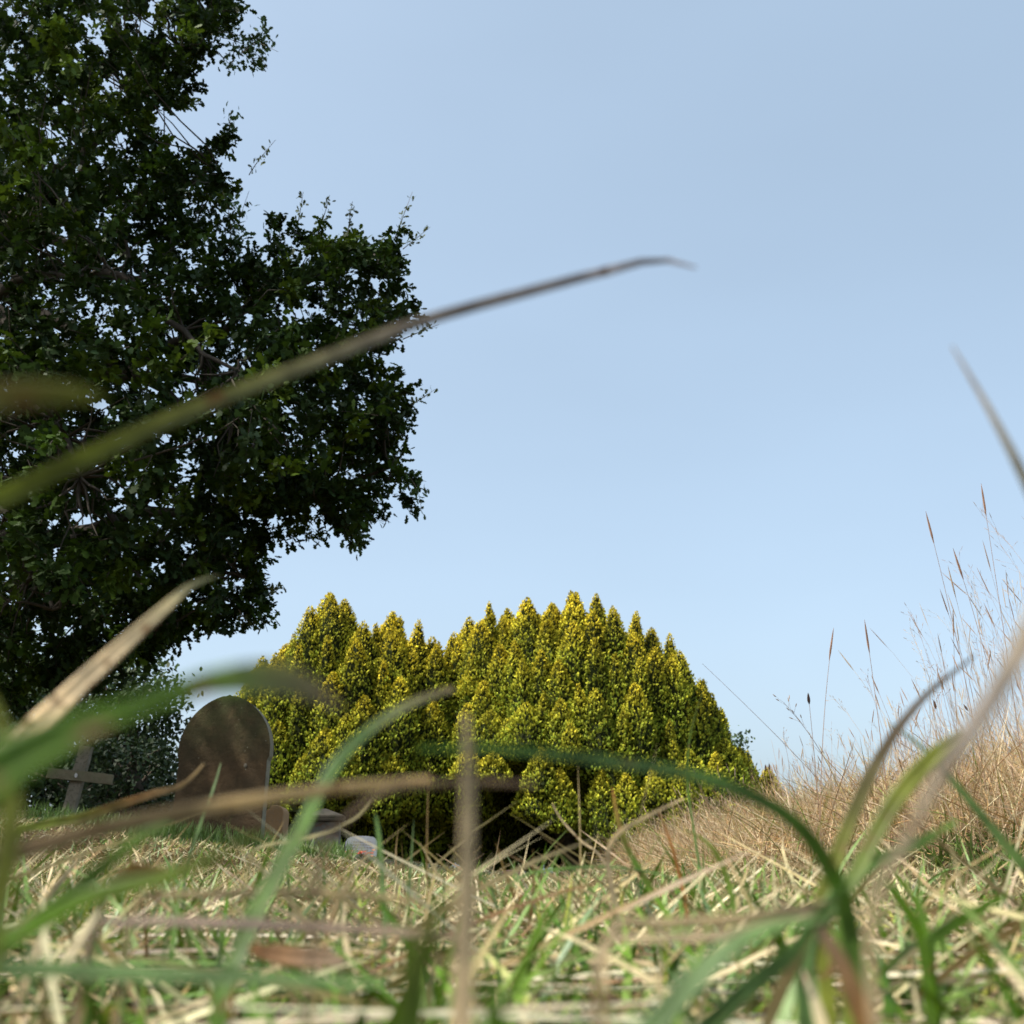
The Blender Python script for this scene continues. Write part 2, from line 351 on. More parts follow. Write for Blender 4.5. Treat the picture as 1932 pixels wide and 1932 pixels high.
g1 = (.13, .26, .012); g2 = (.14, .25, .045); te = (.18, .30, .10); ol = (.22, .25, .04); be = (.72, .58, .36); bg = (.58, .47, .29)
br = (.36, .27, .18); orr = (.36, .17, .05); yg = (.28, .33, .06); pg = (.46, .40, .34); dk = (.13, .16, .08)
HB = [  # the grass entries here are leaf blades; only dry_stalk entries are stalks
 ('grass_blade_or_stalk', 'longest olive blade arching from the left edge across the oak into the sky', [(-190, 1060), (0, 942), (150, 868), (300, 800), (450, 738), (600, 680), (800, 605), (1000, 550), (1150, 512), (1240, 492), (1312, 508)], [.10, .13], [46, 44, 38, 30, 26, 20, 4], [(.24, .34, .08), (.30, .34, .10), (.46, .26, .10), (.30, .34, .10), ol, (.34, .34, .16), pg, (.5, .46, .46), (.5, .46, .46)]),
 ('grass_blade_or_stalk', 'dark thin blade rising alone against the sky at the right edge', [(2050, 1150), (1990, 1020), (1932, 900), (1870, 780), (1797, 655)], .12, [34, 30, 22, 14, 3], [dk, dk, dk, pg]),
 ('grass_blade_or_stalk', 'broad bleached beige blade leaning right, its tip in front of the oak', [(-90, 1560), (0, 1440), (80, 1360), (200, 1250), (300, 1160), (360, 1108), (412, 1088)], [.13, .17], [44, 58, 46, 34, 16, 2], [be, be, be, be, (.30, .31, .14)]),
 ('grass_blade_or_stalk', 'very blurred broad green blade arching over the large headstone', [(-160, 1590), (-40, 1480), (80, 1410), (230, 1350), (390, 1298), (490, 1290), (560, 1300), (640, 1350)], [.06, .072], [100, 120, 100, 44, 60, 84, 70, 10], [g1, g1, g1, g1, g1, g1, br]),
 ('grass_blade_or_stalk', 'blurred upright olive blade at the left edge below the bleached blade', [(-20, 1800), (10, 1650), (22, 1520), (14, 1400), (-30, 1290)], .075, [44, 50, 44, 30, 6], [g1, g1, ol, ol]),
 ('dry_stalk', 'long grey-beige stalk crossing low in front of the large headstone', [(-120, 1690), (20, 1612), (200, 1560), (400, 1520), (600, 1490), (720, 1478), (812, 1470)], [.10, .12], [34, 40, 34, 28, 24, 22], [bg, bg, br, bg, be]),
 ('grass_blade_or_stalk', 'green blade with beige tip curving up to the right before the left yew', [(415, 1900), (450, 1800), (500, 1690), (560, 1580), (630, 1450), (700, 1375), (780, 1325), (855, 1300)], [.13, .15], [40, 40, 34, 28, 22, 14], [te, g2, g2, g2, te, be]),
 ('dry_stalk', 'blurred beige stalk standing upright in the middle of the picture', [(868, 2020), (874, 1880), (880, 1720), (884, 1560), (884, 1440), (878, 1350)], .10, [50, 46, 40, 36, 28, 12], [(.78, .65, .43), (.78, .65, .43), be, be, bg, bg]),
 ('grass_blade_or_stalk', 'long blurred green blade bowing left over the foot of the right yew', [(1600, 1740), (1570, 1650), (1510, 1560), (1420, 1500), (1300, 1458), (1100, 1427), (930, 1410), (790, 1408)], [.14, .11], [40, 38, 34, 28, 26, 24, 14], [g2, g2, g2, te, g2]),
 ('dry_stalk', 'short dark brown stalk lying level in front of the dark gap', [(600, 1640), (640, 1560), (720, 1496), (820, 1480), (920, 1476), (1010, 1482)], .11, [12, 16, 16, 16, 10], [bg, br, br, br]),
 ('grass_blade_or_stalk', 'brown-green blade from the right tuft rising steeply to a thin grey tip', [(1550, 1720), (1572, 1640), (1608, 1540), (1665, 1420), (1740, 1318), (1842, 1234)], .17, [34, 34, 30, 24, 15, 3], [ol, ol, ol, (.2, .15, .09), pg]),
 ('grass_blade_or_stalk', 'olive blade with cut blunt tip below the grey stalk at the right', [(1590, 1740), (1630, 1620), (1690, 1510), (1750, 1440), (1815, 1384)], .15, [26, 34, 40, 38, 16], [bg, ol, g2, ol, ol]),
 ('dry_stalk', 'very blurred grey-beige stalk running up to the right edge of the picture', [(1640, 1760), (1700, 1600), (1780, 1450), (1850, 1350), (1920, 1230), (1990, 1080), (2030, 990)], .085, [18, 24, 34, 40, 44, 30], [bg, bg, be, pg, bg]),
 ('grass_blade_or_stalk', 'thin green blade leaning left across the dry mound at the right edge', [(2010, 1720), (1932, 1635), (1870, 1560), (1800, 1475), (1740, 1410), (1680, 1364)], .20, [26, 24, 20, 14, 8, 3], [g2, g2, te, te]),
 ('grass_blade_or_stalk', 'pale bluish-green blade spreading right and low from the right tuft', [(1520, 1790), (1580, 1690), (1640, 1625), (1720, 1592), (1805, 1545)], .16, [48, 42, 28, 24, 8], [te, te, te, g2]),
 ('grass_blade_or_stalk', 'deep green blade sweeping up from the lower left corner, upper of the pair', [(-80, 1860), (0, 1790), (110, 1705), (190, 1640), (264, 1582), (318, 1560)], .11, [48, 40, 34, 28, 10], [g1, g1, g1, g2]),
 ('grass_blade_or_stalk', 'deep green blade sweeping right from the lower left, lower of the pair', [(-60, 1830), (37, 1762), (176, 1690), (293, 1660), (403, 1616), (498, 1568)], .10, [44, 40, 34, 30, 10], [g1, g1, g1, ol]),
 ('grass_blade_or_stalk', 'sharp yellow-green blade with curled dry tip before the large headstone', [(20, 1590), (80, 1556), (150, 1543), (220, 1520), (290, 1497), (335, 1486), (362, 1466), (385, 1440)], .28, [14, 20, 20, 16, 8, 3], [g2, yg, yg, yg, (.4, .25, .12), be]),
 ('dry_stalk', 'pale stalk lying level in the lawn below the monument', [(250, 1720), (300, 1692), (430, 1686), (560, 1684), (700, 1692), (800, 1702)], .15, [12, 16, 18, 16, 8], [be, be, bg, be]),
 ('dry_stalk', 'purple-brown stalk lying level below the pale lying stalk', [(170, 1770), (240, 1740), (420, 1742), (600, 1750), (760, 1760), (880, 1772)], .13, [16, 20, 22, 22, 14], [bg, br, (.27, .2, .16), br]),
 ('grass_blade_or_stalk', 'blurred grey-green blade lying across the bottom left of the picture', [(-60, 1850), (30, 1828), (240, 1836), (420, 1842), (600, 1852), (730, 1856)], .10, [34, 36, 34, 26, 8], [te, te, te, te]),
 ('grass_blade_or_stalk', 'broad bright green blade blurred at the bottom left of the upright stalk', [(770, 2050), (775, 1930), (790, 1830), (812, 1760), (838, 1690)], .065, [70, 76, 66, 50, 14], [g1, g1, g1, (.3, .33, .08)]),
 ('grass_blade_or_stalk', 'broad dark green blade blurred at the bottom right of the upright stalk', [(955, 2060), (940, 1960), (925, 1880), (915, 1830)], .065, [64, 60, 50, 16], [g1, g1, g1]),
 ('grass_blade_or_stalk', 'orange-brown withered blade sloping down at the bottom right', [(1650, 1990), (1620, 1902), (1585, 1815), (1545, 1750), (1528, 1720)], .12, [44, 44, 36, 24, 8], [orr, orr, (.42, .22, .07), br]),
 ('grass_blade_or_stalk', 'wide pale blue-green blade climbing right from the bottom edge', [(1180, 2010), (1242, 1930), (1315, 1847), (1380, 1790), (1455, 1752), (1545, 1738)], .10, [56, 54, 46, 30, 8], [te, te, te, te]),
 ('grass_blade_or_stalk', 'wide dark green blade climbing parallel right of the pale blue-green one', [(1290, 2000), (1352, 1925), (1425, 1854), (1498, 1795), (1553, 1720), (1605, 1665)], .12, [48, 46, 42, 34, 22, 6], [g2, g2, te, g2]),
 ('dry_stalk', 'brown stalk lying level toward the foot of the right tuft', [(1130, 1800), (1225, 1772), (1340, 1768), (1450, 1745), (1560, 1712)], .14, [14, 18, 20, 18, 8], [br, br, bg, br]),
 ('dry_stalk', 'thick beige stalk lying above the brown one beside the right tuft', [(1150, 1770), (1250, 1744), (1380, 1736), (1480, 1722), (1580, 1700)], .13, [16, 22, 24, 22, 12], [bg, be, be, bg]),
 ('grass_blade_or_stalk', 'left blade of the fresh green tuft at the lower right', [(1745, 1800), (1735, 1760), (1705, 1710), (1668, 1655)], .18, [26, 26, 22, 6], [g1, g1, g1]),
 ('grass_blade_or_stalk', 'short upright blade of the fresh green tuft at the lower right', [(1750, 1800), (1745, 1765), (1738, 1720), (1730, 1685)], .19, [22, 24, 18, 5], [g1, g1, g2]),
 ('grass_blade_or_stalk', 'right blade of the fresh green tuft at the lower right', [(1755, 1800), (1775, 1765), (1830, 1728), (1902, 1690)], .18, [26, 26, 22, 6], [g1, g2, g1]),
 ('grass_blade_or_stalk', 'short narrow green blade standing between monument and dark gap', [(726, 1740), (722, 1690), (717, 1610), (712, 1560), (708, 1538)], .26, [12, 12, 12, 9, 3], [g2, te, te]),
 ('grass_blade_or_stalk', 'straight bright green blade with orange tip below the right yew', [(1250, 1720), (1222, 1670), (1185, 1605), (1166, 1550), (1155, 1488)], .33, [13, 15, 14, 12, 3], [g2, yg, g2, orr]),
 ('grass_blade_or_stalk', 'pale blade bending over to the right beside the orange-tipped blade', [(1185, 1785), (1165, 1720), (1150, 1655), (1147, 1605), (1168, 1570), (1222, 1538), (1290, 1505)], .30, [13, 12, 11, 10, 9, 3], [g2, te, bg, be, be]),
 ('grass_blade_or_stalk', 'thin green blade lying almost level at the foot of the dark gap', [(950, 1690), (990, 1652), (1040, 1642), (1130, 1636), (1221, 1645), (1300, 1668)], .33, [6, 6, 6, 5, 3], [g2, g2, te]),
 ('grass_blade_or_stalk', 'narrow rusty blade in front of the pale grass left of the mound', [(1294, 1712), (1281, 1650), (1264, 1587), (1243, 1533)], .35, [9, 9, 7, 2], [g2, orr, orr]),
 ('grass_blade_or_stalk', 'curved yellow-green blade right of the narrow rusty blade', [(1385, 1725), (1376, 1670), (1358, 1622), (1335, 1590), (1290, 1563)], .30, [12, 13, 12, 8, 2], [g1, g2, yg]),
 ('grass_blade_or_stalk', 'tall hair-thin green blade in front of the right flank of the yew', [(1330, 1720), (1322, 1650), (1308, 1560), (1297, 1470), (1304, 1380), (1333, 1286)], .42, [7, 6, 5, 5, 4, 2], [g2, te, g2, ol]),
 ('grass_blade_or_stalk', 'thin dry blade leaning left before the dark gap', [(1150, 1660), (1130, 1612), (1100, 1590), (1075, 1565), (1055, 1540), (1042, 1515)], .42, [6, 5, 5, 4, 2], [be, be, be]),
 ('grass_blade_or_stalk', 'thin yellowish blade curving up in front of the square monument', [(470, 1625), (500, 1597), (576, 1583), (642, 1561), (680, 1538), (710, 1500)], .30, [6, 7, 8, 7, 3], [g2, (.42, .38, .16), (.45, .40, .2)]),
 ('grass_blade_or_stalk', 'short pale green blade upright in front of the large headstone', [(352, 1640), (366, 1590), (388, 1530), (405, 1482), (417, 1440)], .40, [6, 7, 7, 6, 2], [te, te, (.3, .38, .2)]),
 ('grass_blade_or_stalk', 'blurred pale brown blade tip pushing in from the left edge before the oak', [(-260, 800), (-120, 765), (0, 748), (90, 740), (150, 742), (195, 750)], .062, [50, 60, 66, 56, 40, 10], [ol, be, be, bg, ol]),
 ('broad_leaf', 'blurred rounded green leaf low in the lawn on the left', [(190, 1720), (215, 1680), (255, 1655), (290, 1650), (312, 1640)], .15, [10, 46, 60, 44, 8], [te, (.16, .28, .06), (.18, .30, .06), orr]),
 ('dead_leaf', 'flat orange-brown dead leaf lying on the lawn at the lower left', [(450, 1806), (500, 1800), (560, 1808), (620, 1812), (650, 1822)], .17, [8, 34, 44, 34, 8], [br, orr, orr, br]),
]
for nm, lb, pts, Y, w, c in HB: hero(nm, lb, pts, Y, w, c, .12 if 'dry' in nm else .22, 'dry stalks close to the lens' if 'dry' in nm else ('single grass blades close to the lens' if 'grass' in nm else None))

# ------------------------------------------------------------------ dry mound
DRY = [(.46, .31, .14), (.38, .24, .10), (.48, .37, .23), (.27, .17, .09), (.52, .43, .28), (.30, .25, .10)]
def patch(n, y0=2.5, y1=8.0):
    """points of the uncut strip"""
    y = np.sqrt(rnd(0, 1, n)*(y1**2-y0**2)+y0**2)
    xe = np.interp(y, [2.4, 3.0, 3.6, 5, 8], [1.35, 1.05, .80, .66, .75])
    x = xe+rnd(0, 1, n)*(.66*y+.5-xe)
    return x, y

def spike(acc, p, d, L, r, col):
    pts = p+np.linspace(0, 1, 5)[:, None]*d*L
    tube(acc, pts, r*np.array([.35, 1, .95, .7, .1]), col, 5)

def stem(acc, base, az, lean, bend, L, r, col, headtype, hcol):
    n = 9; t = np.linspace(0, 1, n); a = lean+bend*t**2
    dl = L/(n-1); hx = np.concatenate([[0], np.cumsum(np.sin(a[1:])*dl)]); hz = np.concatenate([[0], np.cumsum(np.cos(a[1:])*dl)])
    pts = np.stack([base[0]+math.cos(az)*hx, base[1]+math.sin(az)*hx, base[2]+hz], 1)
    pts[:, :2] += np.random.default_rng(int(abs(base[0])*1e6) % 99991).normal(0, L*.003, (n, 2)).cumsum(0)
    tube(acc, pts, np.linspace(r, r*.45, n), col, 3)
    d = pts[-1]-pts[-2]; d /= np.linalg.norm(d)
    if headtype == 0:     # narrow spike
        spike(acc, pts[-1]-d*L*.08, d, L*.12, r*2.0, hcol)
    elif headtype == 1:   # open panicle
        for k in range(9):
            q = pts[-1]-d*L*(.16*(k/9)); e = d+RNG.normal(0, .45, 3); e /= np.linalg.norm(e)
            tube(acc, [q, q+e*L*.03, q+e*L*.05+np.array([0, 0, -.004])], [r*.3, r*.3, r*.3], col, 3)
            spike(acc, q+e*L*.045, e, L*.02, r*.9, hcol)
    elif headtype == 2:   # plantain, dark and short
        spike(acc, pts[-1], d, .03, .0045, hcol)
    return pts

def mound():
    acc = Acc()
    # matted hay
    n = 42000; x, y = patch(n, 2.55, 8)
    b = np.stack([x, y, G(x, y)+rnd(0, 1, n)**1.5*(.14+.12*sstep(1.2, 2.4, x))*sstep(0, .5, x-.7)], 1)
    c = pal(DRY, n, .25); c[rnd(0, 1, n) < .06] *= np.array([.45, .8, .3])
    blades(acc, b, rnd(0, 6.28, n), rnd(.4, 1.5, n), rnd(0, .9, n), rnd(.12, .34, n), rnd(.0020, .0042, n), 5, c, c*rnd(.85, 1.15, (n, 1)), rnd(-1.3, 1.3, n))
    # upright thinner leaves
    n = 15000; x, y = patch(n, 2.7, 8)
    b = np.stack([x, y, G(x, y)], 1); c = pal([(.55, .45, .28), (.50, .37, .22), (.42, .29, .17)], n, .2)
    hgt = .20+.30*sstep(.7, 1.7, x/np.maximum(y, .1)*3)
    blades(acc, b, rnd(0, 6.28, n), np.abs(RNG.normal(0, .25, n)), rnd(0, .9, n), rnd(.5, 1.1, n)*hgt, rnd(.0016, .0032, n), 6, c, c*1.05, rnd(-1.3, 1.3, n))
    # green weeds at the foot
    n = 1500; y = 2.5+rnd(0, .5, n); x = rnd(1.1, 3.0, n)
    blades(acc, np.stack([x, y, G(x, y)], 1), rnd(0, 6.28, n), rnd(.2, 1.2, n), rnd(0, .8, n), rnd(.05, .14, n), rnd(.004, .01, n), 4, pal(GREEN[:4], n)*.6, pal(GREEN[:4], n)*.7, rnd(-1, 1, n))
    # stalks
    n = 1500; x, y = patch(n, 2.75, 6.0)
    for i in range(n):
        s = x[i]/y[i]                                 # taller and denser to the right
        if s < .24 and random.random() < .6: continue
        L = (.38+.60*float(sstep(.31, .56, s)))*random.uniform(.42, 1.08)
        h = random.choices([0, 1, 2, 3], [.5, .34, .02, .14])[0]
        cc = np.array(random.choice([(.56, .43, .30), (.48, .34, .24), (.62, .51, .37), (.40, .26, .18)]))
        stem(acc, (x[i], y[i], float(G(x[i], y[i]))), random.gauss(3.1, 1.4), random.uniform(0, .32), random.uniform(-.1, .4), L, random.uniform(.0006, .0011), cc, h, (.10, .06, .045) if h == 2 else cc*.85)
    o = acc.build('dry_grass', M_dry); tag(o, 'uncut mound of tall dry tan grass and seeding stalks at the right', 'grass', kind='stuff')
mound()
SS = [('tall stalk with brown seed spike, furthest left of the tallest group', 1830, 1290, 1748, 970, 0, 2.9),
      ('thin stalk reaching highest, with long narrow drooping seed head by the right edge', 1905, 1240, 1852, 918, 0, 2.9),
      ('stalk with narrow head leaning left just right of the brown spiked stalk', 1880, 1280, 1800, 1040, 0, 3.0),
      ('lone stalk leaning far left into the sky over the right yew flank', 1560, 1490, 1325, 1252, 3, 3.6),
      ('stalk with dark plantain head standing over the mound between yew and tall stalks', 1540, 1440, 1525, 1310, 2, 3.2),
      ('stalk with open feathery seed head leaning left from the mound crest', 1580, 1440, 1478, 1325, 1, 3.2),
      ('upright stalk with slender seed head left of the tall group', 1548, 1400, 1572, 1190, 0, 3.1),
      ('stalk with short rust-coloured seed head shaped like a leaf', 1660, 1350, 1632, 1175, 0, 3.0)]
for lb, u0, v0, u1, v1, h, Y in SS:
    tip = P(u1, v1, Y); mid = P(u0, v0, Y+.05)
    bx, by = mid[0]+(mid[0]-tip[0])*.35, Y+.1; bz = float(G(bx, by))
    acc = Acc(); p = bez(np.array([bx, by, bz]), mid*.75+np.array([bx, by, mid[2]])*.25, tip, 14)
    tube(acc, p, np.linspace(.0014, .0006, 14), (.36, .24, .17), 4)
    d = p[-1]-p[-2]; d /= np.linalg.norm(d)
    if h == 0: spike(acc, p[-1]-d*.09, d, .10, .0032, (.34, .20, .13))
    if h == 2: spike(acc, p[-1]-d*.03, d, .035, .005, (.07, .045, .035))
    if h == 1:
        for k in range(10):
            q = p[-1]-d*.012*k; e = d+RNG.normal(0, .5, 3); e /= np.linalg.norm(e)
            tube(acc, [q, q+e*.03], [.0004, .0004], (.40, .28, .2), 3); spike(acc, q+e*.028, e, .014, .0016, (.42, .30, .2))
    o = acc.build('grass_blade_or_stalk', M_dry); r = Vector((bx, by, bz)); o.data.transform(Matrix.Translation(-r)); o.location = r
    tag(o, lb, 'grass stalk', 'single stalks above the dry mound')

# ------------------------------------------------------------------ graves
def bm_obj(name, bm, m, parent=None, loc=None, bevel=0, smooth=False):
    me = bpy.data.meshes.new(name); bm.normal_update(); bm.to_mesh(me); bm.free(); me.materials.append(m)
    o = bpy.data.objects.new(name, me); link(o, parent)
    if loc is not None: o.location = loc
    if bevel:
        b = o.modifiers.new('bevel', 'BEVEL'); b.width = bevel; b.segments = 2; b.limit_method = 'ANGLE'; b.angle_limit = R(35)
    return o

def extrude_profile(prof, th, y0=0):
    bm = bmesh.new(); f = [bm.verts.new((x, y0, z)) for x, z in prof]; b = [bm.verts.new((x, y0+th, z)) for x, z in prof]
    bm.faces.new(f); bm.faces.new(b[::-1]); n = len(prof)
    for i in range(n): bm.faces.new((f[(i+1) % n], f[i], b[i], b[(i+1) % n]))
    bmesh.ops.recalc_face_normals(bm, faces=bm.faces); return bm

def box(bm, x0, x1, y0, y1, z0, z1, taper=0):
    v = [bm.verts.new(p) for p in ((x0, y0, z0), (x1, y0, z0), (x1, y1, z0), (x0, y1, z0), (x0+taper, y0+taper, z1), (x1-taper, y0+taper, z1), (x1-taper, y1-taper, z1), (x0+taper, y1-taper, z1))]
    for q in ((0, 3, 2, 1), (4, 5, 6, 7), (0, 1, 5, 4), (1, 2, 6, 5), (2, 3, 7, 6), (3, 0, 4, 7)): bm.faces.new([v[i] for i in q])

def headstone():
    Y = 7.0; L = P(329, 1440, Y); Rt = P(507, 1440, Y); top = P(418, 1308, Y); sh = P(418, 1428, Y)
    cx = (L[0]+Rt[0])/2; hw = (Rt[0]-L[0])/2; gz = float(G(cx, Y)); o = empty('headstone', (cx, Y, gz))
    hs = sh[2]-gz; ht = top[2]-gz; spring = hs+.05
    right = []
    for i in range(15):   # pointed arch: arc centred beyond the middle
        rad = ((ht-spring)**2+hw**2)/(2*hw)
        a = math.asin((ht-spring)/rad)*i/14
        if i == 14: continue
        right.append((hw-rad+rad*math.cos(a), spring+rad*math.sin(a)))
    right.append((.025, ht-.012)); 
    prof = [(-hw+.013, -.15), (hw-.013, -.15), (hw-.013, hs-.018), (hw-.004, hs)]+[(hw, hs+.005)]+right+[(0, ht)]+[(-x, z) for x, z in right[::-1]]+[(-hw, hs+.005), (-hw+.004, hs), (-hw+.013, hs-.018)]
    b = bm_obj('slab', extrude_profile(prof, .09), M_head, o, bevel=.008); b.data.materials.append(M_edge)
    for f in b.data.polygons:                      # right-hand side painted paler for the sky light falling on it
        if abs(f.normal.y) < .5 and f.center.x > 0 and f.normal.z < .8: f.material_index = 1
    # metal fixing scar on the face
    bm = bmesh.new(); bmesh.ops.create_uvsphere(bm, u_segments=10, v_segments=6, radius=.013)
    for v in bm.verts: v.co.y *= .35; v.co.z *= 1.2
    q = P(462, 1444, Y-.004); bm_obj('scar', bm, M_cap, o, loc=(q[0]-cx, -.002, q[2]-gz))
    o.rotation_euler = (R(-2), 0, R(-3))
    tag(o, 'large dark brown headstone with pointed arched top, mossy, beside the wooden cross', 'gravestone')
headstone()

def cross():
    Y = 9.0
    def beam(a, b, w, th, n=10):
        a = Vector(a.tolist()); b = Vector(b.tolist()); d = (b-a); L = d.length; d.normalize()
        s = d.cross(Vector((0, 1, 0))).normalized(); t = s.cross(d)
        bm = bmesh.new(); rr = []
        for i in range(n+1):
            c = a+d*L*i/n; k = random.uniform(.95, 1.05); q = random.uniform(-.003, .003)
            rr.append([bm.verts.new(c+s*(x*w/2*k+q)+t*y*th/2) for x, y in ((-1, -1), (1, -1), (1, 1), (-1, 1))])
        for i in range(n):
            for j in range(4): bm.faces.new((rr[i][j], rr[i][(j+1) % 4], rr[i+1][(j+1) % 4], rr[i+1][j]))
        bm.faces.new(rr[0][::-1]); bm.faces.new(rr[-1]); bmesh.ops.recalc_face_normals(bm, faces=bm.faces)
        return bm
    a = P(126, 1548, Y); tp = P(164, 1408, Y)
    dirv = (tp-a)/np.linalg.norm(tp-a); gz = float(G(a[0], Y)); a = a-dirv*max(0, (a[2]-gz+.1))
    o = empty('wooden_cross', (a[0], Y, gz)); off = np.array([a[0], Y, gz])
    bm_obj('post', beam(a-off, tp-off, .105, .06), M_wood, o, bevel=.004)
    bm_obj('crossbar', beam(P(90, 1458, Y-.1)-off, P(213, 1471, Y-.02)-off, .085, .045), M_woodb, o, bevel=.004)
    bm = bmesh.new(); bmesh.ops.create_cone(bm, cap_ends=True, segments=8, radius1=.012, radius2=.008, depth=.02)
    for v in bm.verts: v.co = Vector((v.co.x, v.co.z, v.co.y*1.6))
    c = P(144, 1463, Y-.09)-off; bm_obj('bolt', bm, M_white, o, loc=c.tolist())
    tag(o, 'weathered wooden cross leaning to the right in front of the dark bushes', 'cross')
cross()

def tan_stone():
    Y = 13.0; c = P(514, 1590, Y); gz = float(G(c[0], Y)); top = P(514, 1518, Y)[2]-gz
    w = P(531, 1560, Y)[0]-P(497, 1560, Y)[0]; hw = w/2
    prof = [(-hw, -.1), (hw, -.1), (hw, top-hw*.9)]+[(hw*math.cos(a), top-hw*.9+hw*.9*math.sin(a)) for a in np.linspace(.2, 1.3, 6)]+[(0, top), (-hw*.5, top-.01), (-hw*.55, top-.045), (-hw*.9, top-.06), (-hw, top-.12)]
    o = bm_obj('headstone', extrude_profile(prof, .5), M_tan, None, (c[0], Y, gz), .012); o.rotation_euler = (0, 0, R(4))
    tag(o, 'narrow tan headstone with rounded worn top, right behind the large dark headstone', 'gravestone')
tan_stone()

def monument():
    Y = 16.0; l, r = P(574, 1580, Y), P(644, 1580, Y); cx = (l[0]+r[0])/2; w = (r[0]-l[0])*.93; gz = float(G(cx, Y))
    o = empty('tomb_monument', (cx, Y, gz)); ht = P(600, 1551, Y)[2]-gz; tp = P(612, 1526, Y)[2]-gz; h = w/2
    bm = bmesh.new(); box(bm, -h, h, -h, h, -.1, ht, .01); bm_obj('shaft', bm, M_mon, o, bevel=.01)
    bm = bmesh.new(); box(bm, -h-.05, h+.05, -h-.05, h+.05, ht+.002, ht+.045, -.01); box(bm, -h-.058, h+.058, -h-.058, h+.058, ht+.047, ht+.085, 0)
    v = [bm.verts.new(p) for p in ((-h-.04, -h-.04, ht+.087), (h+.04, -h-.04, ht+.087), (h+.04, h+.04, ht+.087), (-h-.04, h+.04, ht+.087), (-.03, -.03, tp), (.03, -.03, tp), (.03, .03, tp), (-.03, .03, tp))]
    for q in ((4, 5, 6, 7), (0, 1, 5, 4), (1, 2, 6, 5), (2, 3, 7, 6), (3, 0, 4, 7), (0, 3, 2, 1)): bm.faces.new([v[i] for i in q])
    bm_obj('cap', bm, M_cap, o, bevel=.008)
    bm = bmesh.new(); box(bm, -h-.07, h+.07, -h-.07, h+.07, -.12, .09, .01); bm_obj('plinth', bm, M_mon, o, bevel=.01)
    o.rotation_euler = (0, 0, R(6))
    tag(o, 'square grey-brown stone monument with pitched cap, left of the small grey headstone', 'monument')
monument()

def grey_stone():
    Y = 17.0; c = P(681, 1610, Y); gz = float(G(c[0], Y)); tp = P(681, 1577, Y)[2]-gz; hw = (P(711, 1600, Y)[0]-P(651, 1600, Y)[0])/2
    prof = [(-hw, -.1), (hw, -.1), (hw, tp-.09), (hw*.86, tp-.035), (hw*.78, tp-.03)]+[(hw*.78*math.cos(a), tp-.03+.03*math.sin(a)) for a in np.linspace(.2, math.pi-.2, 9)]+[(-hw*.78, tp-.03), (-hw*.86, tp-.035), (-hw, tp-.09)]
    o = empty('headstone', (c[0], Y, gz)); slab = bm_obj('slab', extrude_profile(prof, .09), M_grey, o)
    # worn lines of lettering, too small to read in the photograph: shallow incised strokes
    bm = bmesh.new()
    rg = random.Random(3)
    for k, zz in enumerate(np.arange(tp-.09, tp-.33, -.042)):
        x = -hw*rg.uniform(.45, .72)
        end = -x
        while x < end:
            wv = rg.uniform(.012, .03); box(bm, x, x+wv, -.0035, -.0005, zz-.010, zz+.004); x += wv+rg.uniform(.010, .022)
    me = slab.data; b2 = bmesh.new(); b2.from_mesh(me); k0 = len(b2.faces); tmp = bpy.data.meshes.new('strokes'); bm.to_mesh(tmp); bm.free(); b2.from_mesh(tmp); b2.faces.ensure_lookup_table()
    for fc in b2.faces[k0:]: fc.material_index = 1
    b2.to_mesh(me); b2.free(); me.materials.append(M_mon); bpy.data.meshes.remove(tmp)
    tag(o, 'small blue-grey headstone with worn lettering, flowers at its foot, before the yew', 'gravestone')
    f = empty('flower_bunch', (c[0]+.06, Y-.25, float(G(c[0], Y-.25))))
    tz = P(686, 1611, Y-.25)[2]-f.location.z
    bm = bmesh.new(); bmesh.ops.create_cone(bm, cap_ends=True, segments=12, radius1=.05, radius2=.075, depth=max(.06, tz*.6))
    bmesh.ops.translate(bm, verts=bm.verts, vec=(0, 0, tz*.3)); bm_obj('pot', bm, M_brick, f)
    acc = Acc(); acc2 = Acc()
    for i in range(26):
        p = np.array([rg.gauss(0, .09), rg.gauss(0, .06), tz+rg.uniform(-.06, .05)])+np.array(f.location)
        col = rg.choice([(.75, .12, .06), (.80, .30, .12), (.7, .08, .08), (.85, .45, .3)])
        for j in range(6):
            a = j/6*6.28; d = np.array([math.cos(a), math.sin(a)*.6-.4, .5+.2*math.sin(a)])*.03
            s = np.array([-math.sin(a), 0, math.cos(a)])*.012
            acc.add([p, p+d*.5+s, p+d, p+d*.5-s], [[0, 1, 2, 3]], col)
        tube(acc2, [p, p*.4+np.array([f.location.x, f.location.y, f.location.z+tz*.5])*.6], [.003, .003], (.08, .16, .04), 3)
    acc.build('blossom', M_plain, f); acc2.build('stem', M_plain, f)
    tag(f, 'bunch of red and orange flowers at the foot of the small grey headstone', 'flowers')
grey_stone()

